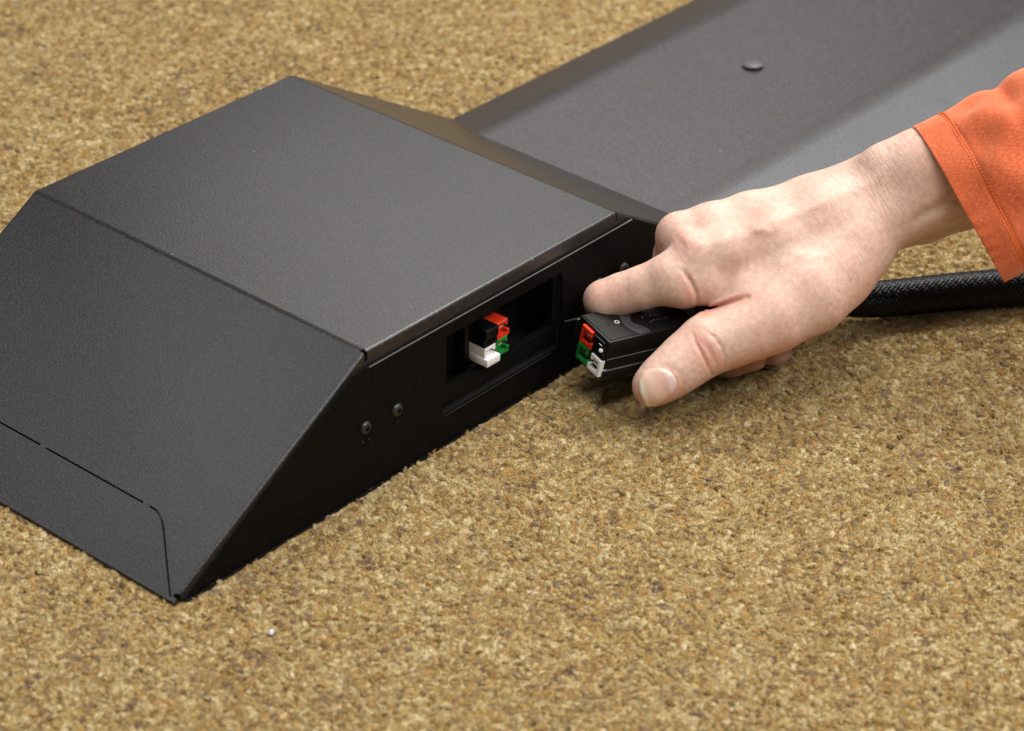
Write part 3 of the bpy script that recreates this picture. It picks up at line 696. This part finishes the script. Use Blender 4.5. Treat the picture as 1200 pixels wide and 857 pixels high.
def skin_mat():
    m, nt, p = new_mat('skin')
    tc = N(nt, 'ShaderNodeTexCoord'); pos = tc.outputs['Object']
    at_ = N(nt, 'ShaderNodeAttribute'); at_.attribute_name = 'flush'
    aw = N(nt, 'ShaderNodeAttribute'); aw.attribute_name = 'wrinkle'
    n1 = N(nt, 'ShaderNodeTexNoise'); n1.inputs['Scale'].default_value = 55; n1.inputs['Detail'].default_value = 4; L(nt, pos, n1.inputs['Vector'])
    n2 = N(nt, 'ShaderNodeTexNoise'); n2.inputs['Scale'].default_value = 420; n2.inputs['Detail'].default_value = 3; L(nt, pos, n2.inputs['Vector'])
    r = ramp(nt, [(0.30, (0.585, 0.375, 0.300)), (0.5, (0.605, 0.412, 0.332)), (0.7, (0.615, 0.436, 0.350))], n1.outputs['Fac'])
    r2 = ramp(nt, [(0.3, (0.90, 0.84, 0.82)), (0.7, (1.06, 1.08, 1.08))], n2.outputs['Fac'])
    mx = N(nt, 'ShaderNodeMix', data_type='RGBA', blend_type='MULTIPLY'); mx.inputs[0].default_value = 1; L(nt, r.outputs[0], mx.inputs[6]); L(nt, r2.outputs[0], mx.inputs[7])
    m2 = N(nt, 'ShaderNodeMix', data_type='RGBA'); L(nt, at_.outputs['Fac'], m2.inputs[0]); L(nt, mx.outputs[2], m2.inputs[6]); m2.inputs[7].default_value = (0.60, 0.22, 0.16, 1)
    L(nt, m2.outputs[2], p.inputs['Base Color'])
    p.inputs['Subsurface Weight'].default_value = 0.35; p.inputs['Subsurface Radius'].default_value = (1.0, 0.35, 0.18); p.inputs['Subsurface Scale'].default_value = 0.0030
    p.inputs['Roughness'].default_value = 0.50; p.inputs['Specular IOR Level'].default_value = 0.38
    vo = N(nt, 'ShaderNodeTexVoronoi'); vo.feature = 'DISTANCE_TO_EDGE'; vo.inputs['Scale'].default_value = 900
    nw = N(nt, 'ShaderNodeTexNoise'); nw.inputs['Scale'].default_value = 250; L(nt, pos, nw.inputs['Vector'])
    wm = N(nt, 'ShaderNodeMix', data_type='VECTOR'); wm.inputs[0].default_value = 0.0015; L(nt, pos, wm.inputs[4]); L(nt, nw.outputs['Color'], wm.inputs[5])
    L(nt, wm.outputs[1], vo.inputs['Vector'])
    sm = N(nt, 'ShaderNodeMapRange'); sm.inputs[1].default_value = 0; sm.inputs[2].default_value = 0.22; L(nt, vo.outputs['Distance'], sm.inputs[0])
    b1 = N(nt, 'ShaderNodeBump'); b1.inputs['Strength'].default_value = 0.2; b1.inputs['Distance'].default_value = 0.00018; L(nt, sm.outputs[0], b1.inputs['Height'])
    n3 = N(nt, 'ShaderNodeTexNoise'); n3.inputs['Scale'].default_value = 1.0; n3.inputs['Detail'].default_value = 2
    # long wrinkles across the wrist, stretched along one direction
    mp = N(nt, 'ShaderNodeMapping'); ar = N(nt, 'ShaderNodeAttribute'); ar.attribute_name = 'armwise'; L(nt, ar.outputs['Vector'], mp.inputs['Vector'])
    mp.inputs['Scale'].default_value = (1.05, 0.2, 0.2); L(nt, mp.outputs[0], n3.inputs['Vector'])
    wr = N(nt, 'ShaderNodeMath', operation='MULTIPLY'); L(nt, n3.outputs['Fac'], wr.inputs[0]); L(nt, aw.outputs['Fac'], wr.inputs[1])
    b2 = N(nt, 'ShaderNodeBump'); b2.inputs['Strength'].default_value = 0.32; b2.inputs['Distance'].default_value = 0.0009; L(nt, wr.outputs[0], b2.inputs['Height'])
    L(nt, b1.outputs[0], b2.inputs['Normal']); L(nt, b2.outputs[0], p.inputs['Normal'])
    return m
M_SKIN = skin_mat()
person = thing('person', 'hand reaching in from the right, wearing an orange long sleeve and gripping the black plug', 'person', (300, -70, 0))
off = np.array(root_loc(person))
me = bpy.data.meshes.new('body'); me.vertices.add(len(VW)); me.vertices.foreach_set('co', (VW*S-off).ravel())
me.loops.add(Fc.size); me.loops.foreach_set('vertex_index', Fc.astype(np.int32).ravel())
me.polygons.add(len(Fc)); me.polygons.foreach_set('loop_start', np.arange(0, Fc.size, 4, dtype=np.int32)); me.update(calc_edges=True)
me.validate()
bb = bmesh.new(); bb.from_mesh(me); bmesh.ops.recalc_face_normals(bb, faces=bb.faces); bb.to_mesh(me); bb.free()
def seg_dist(pts):
    P_ = np.array(pts, float); best = np.full(len(spx), 1e9)
    for p, q in zip(P_[:-1], P_[1:]):
        d = q-p; t = np.clip(((spx-p[0])*d[0]+(spy-p[1])*d[1])/(d@d), 0, 1); best = np.minimum(best, np.hypot(spx-p[0]-t*d[0], spy-p[1]-t*d[1]))
    return best
fl = np.zeros(len(spx)); near = VC[:, 2] < 1158
for pts, w_, a_ in (([(700, 340), (715, 352)], 16, .22), ([(801, 281), (806, 284)], 14, .35), ([(812, 392), (834, 432)], 12, .32), ([(826, 395), (843, 420)], 9, .25),
                    ([(802, 326), (814, 353)], 7, .32), ([(824, 366), (872, 350)], 7, .5), ([(745, 470), (765, 482), (800, 462)], 12, .38), ([(820, 365), (870, 380)], 18, .10),
                    ([(765, 262), (763, 290)], 10, .25), ([(880, 432), (930, 420)], 16, .45), ([(850, 440), (925, 415), (990, 375), (1030, 325)], 12, .22), ([(784, 430), (797, 453), (775, 478)], 3.0, .45),
                    ([(900, 345), (940, 350)], 20, .08), ([(1075, 170), (1110, 235)], 14, .12)):
    fl = np.maximum(fl, a_*np.exp(-(seg_dist(pts)/w_)**2)*near) if a_ > .3 else fl+a_*np.exp(-(seg_dist(pts)/w_)**2)*near
fl = np.where((spy > 405) & (VC[:, 2] > 1148), np.maximum(fl, 0.30), fl)
a = me.attributes.new('flush', 'FLOAT', 'POINT'); a.data.foreach_set('value', np.clip(fl, 0, .6).astype(np.float32))
wk = 0.12+0.9*np.exp(-(((spx-1020)/70)**2))+0.45*np.exp(-(((spx-800)/26)**2+((spy-290)/26)**2))+0.5*np.exp(-(((spx-828)/22)**2+((spy-412)/26)**2))
a = me.attributes.new('wrinkle', 'FLOAT', 'POINT'); a.data.foreach_set('value', wk.astype(np.float32))
_u1 = VC[:, 0]*0.97+VC[:, 1]*0.24; _v1 = -VC[:, 0]*0.24+VC[:, 1]*0.97
a = me.attributes.new('armwise', 'FLOAT_VECTOR', 'POINT'); a.data.foreach_set('vector', np.stack([_u1+0.25*_v1, _v1, VC[:, 2]], 1).astype(np.float32).ravel())
body = link('body', me, M_SKIN, person, smooth=True)

# nail, laid on the thumb by casting onto the finished surface
tree = BVHTree.FromPolygons([tuple(v) for v in VW], [tuple(int(i) for i in f) for f in Fc])
def hit(x, y):
    d = ray(x, y); h = tree.ray_cast(Vector(CAM), Vector(d).normalized()); return h
def nail_outline(n):
    P_ = [np.array([*p, 0.]) for p in NAIL]; P_ = P_+P_[:1]; out = catmull(P_, 6)[:-1, :2]; return out
ol = nail_outline(0); cen = ol.mean(0); rings = 9; vs = []; fs = []; nv = len(ol); tipw = []
hc = hit(*cen); nrm = hc[1] if hc[1].dot(Vector(ray(*cen))) < 0 else -hc[1]
frx = np.array([-0.93, 0.32])                                  # screen direction to the free edge
for r in range(rings+1):
    f = 1-r/rings*0.999
    for k in range(nv):
        q = cen+(ol[k]-cen)*f; h = hit(q[0], q[1]); 
        if h[0] is None: h = hit(*(cen+(ol[k]-cen)*f*0.94))
        n_ = h[1] if h[1].dot(Vector(ray(*q))) < 0 else -h[1]
        edge = min(1, (1-f)/0.16)
        lift = 0.10+0.38*math.sqrt(max(edge, 0))
        tip = ((q-cen)@frx)/21.0
        if tip > 0.5: lift += 0.25*(tip-0.5)*2
        vs.append(np.array(h[0])+np.array((n_*0.5+nrm*0.5))*lift); tipw.append(tip)
for r in range(rings):
    for k in range(nv): fs.append((r*nv+k, r*nv+(k+1) % nv, (r+1)*nv+(k+1) % nv, (r+1)*nv+k))
fs.append([rings*nv+k for k in range(nv)])
b_in = len(vs)
for k in range(nv): vs.append(vs[k]-np.array(nrm)*1.1)
for k in range(nv): fs.append((k, b_in+k, b_in+(k+1) % nv, (k+1) % nv))
tipw += [tipw[k] for k in range(nv)]
m, nt, p = new_mat('fingernail')
at_ = N(nt, 'ShaderNodeAttribute'); at_.attribute_name = 'tip'
nz = N(nt, 'ShaderNodeTexNoise'); nz.inputs['Scale'].default_value = 300
rp_ = ramp(nt, [(0.0, (0.62, 0.45, 0.42)), (0.12, (0.66, 0.50, 0.47)), (0.2, (0.62, 0.38, 0.32)), (0.60, (0.70, 0.47, 0.37)), (0.80, (0.68, 0.50, 0.38)), (0.865, (0.86, 0.80, 0.70)), (1.0, (0.88, 0.83, 0.74))], at_.outputs['Fac'])
L(nt, rp_.outputs[0], p.inputs['Base Color']); p.inputs['Roughness'].default_value = 0.30; p.inputs['Subsurface Weight'].default_value = 0.2
p.inputs['Subsurface Radius'].default_value = (1, .4, .2); p.inputs['Subsurface Scale'].default_value = 0.0015
nail = mesh('fingernail', vs, fs, m, person, smooth=True)
a = nail.data.attributes.new('tip', 'FLOAT', 'POINT'); a.data.foreach_set('value', ((np.array(tipw)+1)/2).astype(np.float32))

# ================================================================== SLEEVE
def sleeve_mat():
    m, nt, p = new_mat('orange_jersey')
    tc = N(nt, 'ShaderNodeTexCoord'); uv = N(nt, 'ShaderNodeAttribute'); uv.attribute_name = 'wale'
    n1 = N(nt, 'ShaderNodeTexNoise'); n1.inputs['Scale'].default_value = 1; n1.inputs['Detail'].default_value = 3
    mp = N(nt, 'ShaderNodeMapping'); mp.inputs['Scale'].default_value = (2.4, 0.35, 1); L(nt, uv.outputs['Vector'], mp.inputs['Vector']); L(nt, mp.outputs[0], n1.inputs['Vector'])
    n2 = N(nt, 'ShaderNodeTexNoise'); n2.inputs['Scale'].default_value = 2.2; n2.inputs['Detail'].default_value = 2; L(nt, uv.outputs['Vector'], n2.inputs['Vector'])
    r = ramp(nt, [(0.3, (0.47, 0.082, 0.03)), (0.5, (0.57, 0.115, 0.042)), (0.7, (0.69, 0.19, 0.085))], n1.outputs['Fac'])
    L(nt, r.outputs[0], p.inputs['Base Color']); p.inputs['Roughness'].default_value = 0.9; p.inputs['Specular IOR Level'].default_value = 0.2
    p.inputs['Sheen Weight'].default_value = 0.5; p.inputs['Sheen Tint'].default_value = (1, 0.6, 0.4, 1)
    b = N(nt, 'ShaderNodeBump'); b.inputs['Strength'].default_value = 0.5; b.inputs['Distance'].default_value = 0.0004; L(nt, n2.outputs['Fac'], b.inputs['Height'])
    b2 = N(nt, 'ShaderNodeBump'); b2.inputs['Strength'].default_value = 0.2; b2.inputs['Distance'].default_value = 0.0004; L(nt, n1.outputs['Fac'], b2.inputs['Height']); L(nt, b.outputs[0], b2.inputs['Normal'])
    L(nt, b2.outputs[0], p.inputs['Normal']); return m
M_SLV = sleeve_mat()
SN, SR = 180, 90                                                # around, along
def interp_key(keys, t):
    ks = np.array([k[0] for k in keys]); vv = np.array([k[1] for k in keys], float)
    return np.array([np.interp(t, ks, vv[:, i]) for i in range(vv.shape[1])])
# keys: t -> top silhouette px,py ; bottom silhouette px,py ; depth centre ; depth semi axis
KEY = [(0.0, (1068, 150, 1175.5, 332, 1146, 25)), (0.30, (1110, 129, 1210, 316, 1144, 27)), (0.55, (1155, 106, 1245, 300, 1142, 29)),
       (0.8, (1200, 82, 1290, 284, 1140, 31)), (1.0, (1250, 60, 1330, 270, 1138, 32)), (1.5, (1420, 0, 1480, 235, 1134, 37))]
ROWS = SR+45
ph = 2*np.pi*np.arange(SN)/SN
vs = []; wale = []; rowpts = []
for r in range(ROWS+1):
    t = r/SR; tx, ty, bx, by, dc, da = interp_key(KEY, t)
    A0 = cam3(tx, ty, dc); B0 = cam3(bx, by, dc); C0 = (A0+B0)/2; hv = (A0-B0)/2; ln = np.linalg.norm(hv)
    axis = np.cross(hv, [0, 0, 1]); axis /= np.linalg.norm(axis); axis = axis if axis[0] > 0 else -axis
    row = []
    for j, a in enumerate(ph):
        c_, s_ = math.cos(a), math.sin(a)
        q = C0+hv*c_+np.array([0, 0, -da])*s_
        # drape folds: stronger away from the hem
        k = min(1, max(0, (t-0.14)/0.25))
        fold = 1.25*(1.5*math.sin(3*a+7.5*t+1.0)+0.9*math.sin(6.5*a-11*t+2.1*math.sin(a))+0.6*math.sin(11*a+17*t))*(0.25+0.75*k)
        fold += -1.3*math.exp(-((t-0.245+0.01*math.sin(5*a))/0.02)**2)*0.5
        fold += 0.35*math.sin(a*15+9*math.sin(3*a))*math.exp(-(t/0.12)**2)
        bag = 1.3*math.exp(-((t-0.47)/0.12)**2)*max(0, math.cos(a-0.5))+1.0*math.exp(-((t-0.72)/0.08)**2)*max(0, math.cos(a-0.4))-1.5*math.exp(-((t-0.6)/0.05)**2)*max(0, math.cos(a-0.6))
        nrm_ = hv/ln*c_+np.array([0, 0, -1])*s_
        q = q+nrm_*(fold*(1 if s_ > -0.2 else 0.6)*(abs(s_)*0.9+0.25)+bag)+axis*(0.8*math.sin(2*a+0.6)*(1-t)-1.8*max(0, s_)*(1-t)*1.2+8.0*max(0, -s_)*(1-t))
        row.append(q); wale.append((a*34, t*95, 0))
    rowpts.append(row); vs += row
vsw = to_world(np.array(vs)); fs = []
for r in range(ROWS):
    for j in range(SN): fs.append((r*SN+j, r*SN+(j+1) % SN, (r+1)*SN+(j+1) % SN, (r+1)*SN+j))
slv = mesh('sleeve', vsw, fs, M_SLV, person, smooth=True, label='orange knit sleeve cuff with a stitched hem')
a = slv.data.attributes.new('wale', 'FLOAT_VECTOR', 'POINT'); a.data.foreach_set('vector', np.array(wale, np.float32).ravel())
bb = bmesh.new(); bb.from_mesh(slv.data); bmesh.ops.recalc_face_normals(bb, faces=bb.faces); bb.to_mesh(slv.data); bb.free()
md = slv.modifiers.new('thickness', 'SOLIDIFY'); md.thickness = 0.0013; md.offset = -1; md.use_rim = True
# stitching: a chain of small slanted stitches along the hem
M_THR = simple('orange_thread', (0.66, 0.14, 0.02), 0.7)
G = vsw.reshape(ROWS+1, SN, 3)
bm = bmesh.new(); tr = 0.235*SR
def surf(t_, j_):
    i = int(t_); f = t_-i; j = int(j_) % SN; g = j_-int(j_); q0 = G[i, j]*(1-g)+G[i, (j+1) % SN]*g; q1 = G[i+1, j]*(1-g)+G[i+1, (j+1) % SN]*g
    return q0*(1-f)+q1*f
cen_row = G[int(tr)].mean(0)
nst = 150
for k in range(nst):
    j0 = SN*k/nst
    for side, dt in ((0, -0.9), (1, 0.9)):
        p = surf(tr+dt, j0+(0.0 if side else 0.25)); q = surf(tr+dt+(0.55 if side else 0.25), j0+0.85)
        n_ = np.cross(surf(tr+1, j0)-surf(tr-1, j0), surf(tr, j0+1)-surf(tr, j0-0.99 if j0 > 1 else j0)); n_ /= (np.linalg.norm(n_)+1e-9)
        if n_@((p+q)/2-cen_row) < 0: n_ = -n_
        d = q-p; ln = np.linalg.norm(d); d /= ln; s_ = np.cross(n_, d)
        box_bm(bm, (p, d, s_, n_), (0, -0.26, -0.1), (ln, 0.24, 0.36))
bm_obj('stitching', bm, M_THR, person, kind='stuff')

# ================================================================== CRUMB
cp = at(318, 741, 2, 1.2)
bm = bmesh.new(); bmesh.ops.create_icosphere(bm, subdivisions=2, radius=1.5)
for v in bm.verts: v.co = Vector((v.co.x*1.1, v.co.y*0.8, v.co.z*0.6))*(1+random.uniform(-.2, .2))+Vector(cp)
M_CRB = simple('glittery_crumb', (0.5, 0.5, 0.53), 0.12)
o = bm_obj('crumb', bm, M_CRB, None); o['label'] = 'tiny shiny pale crumb lying on the carpet in front of the box'; o['category'] = 'crumb'
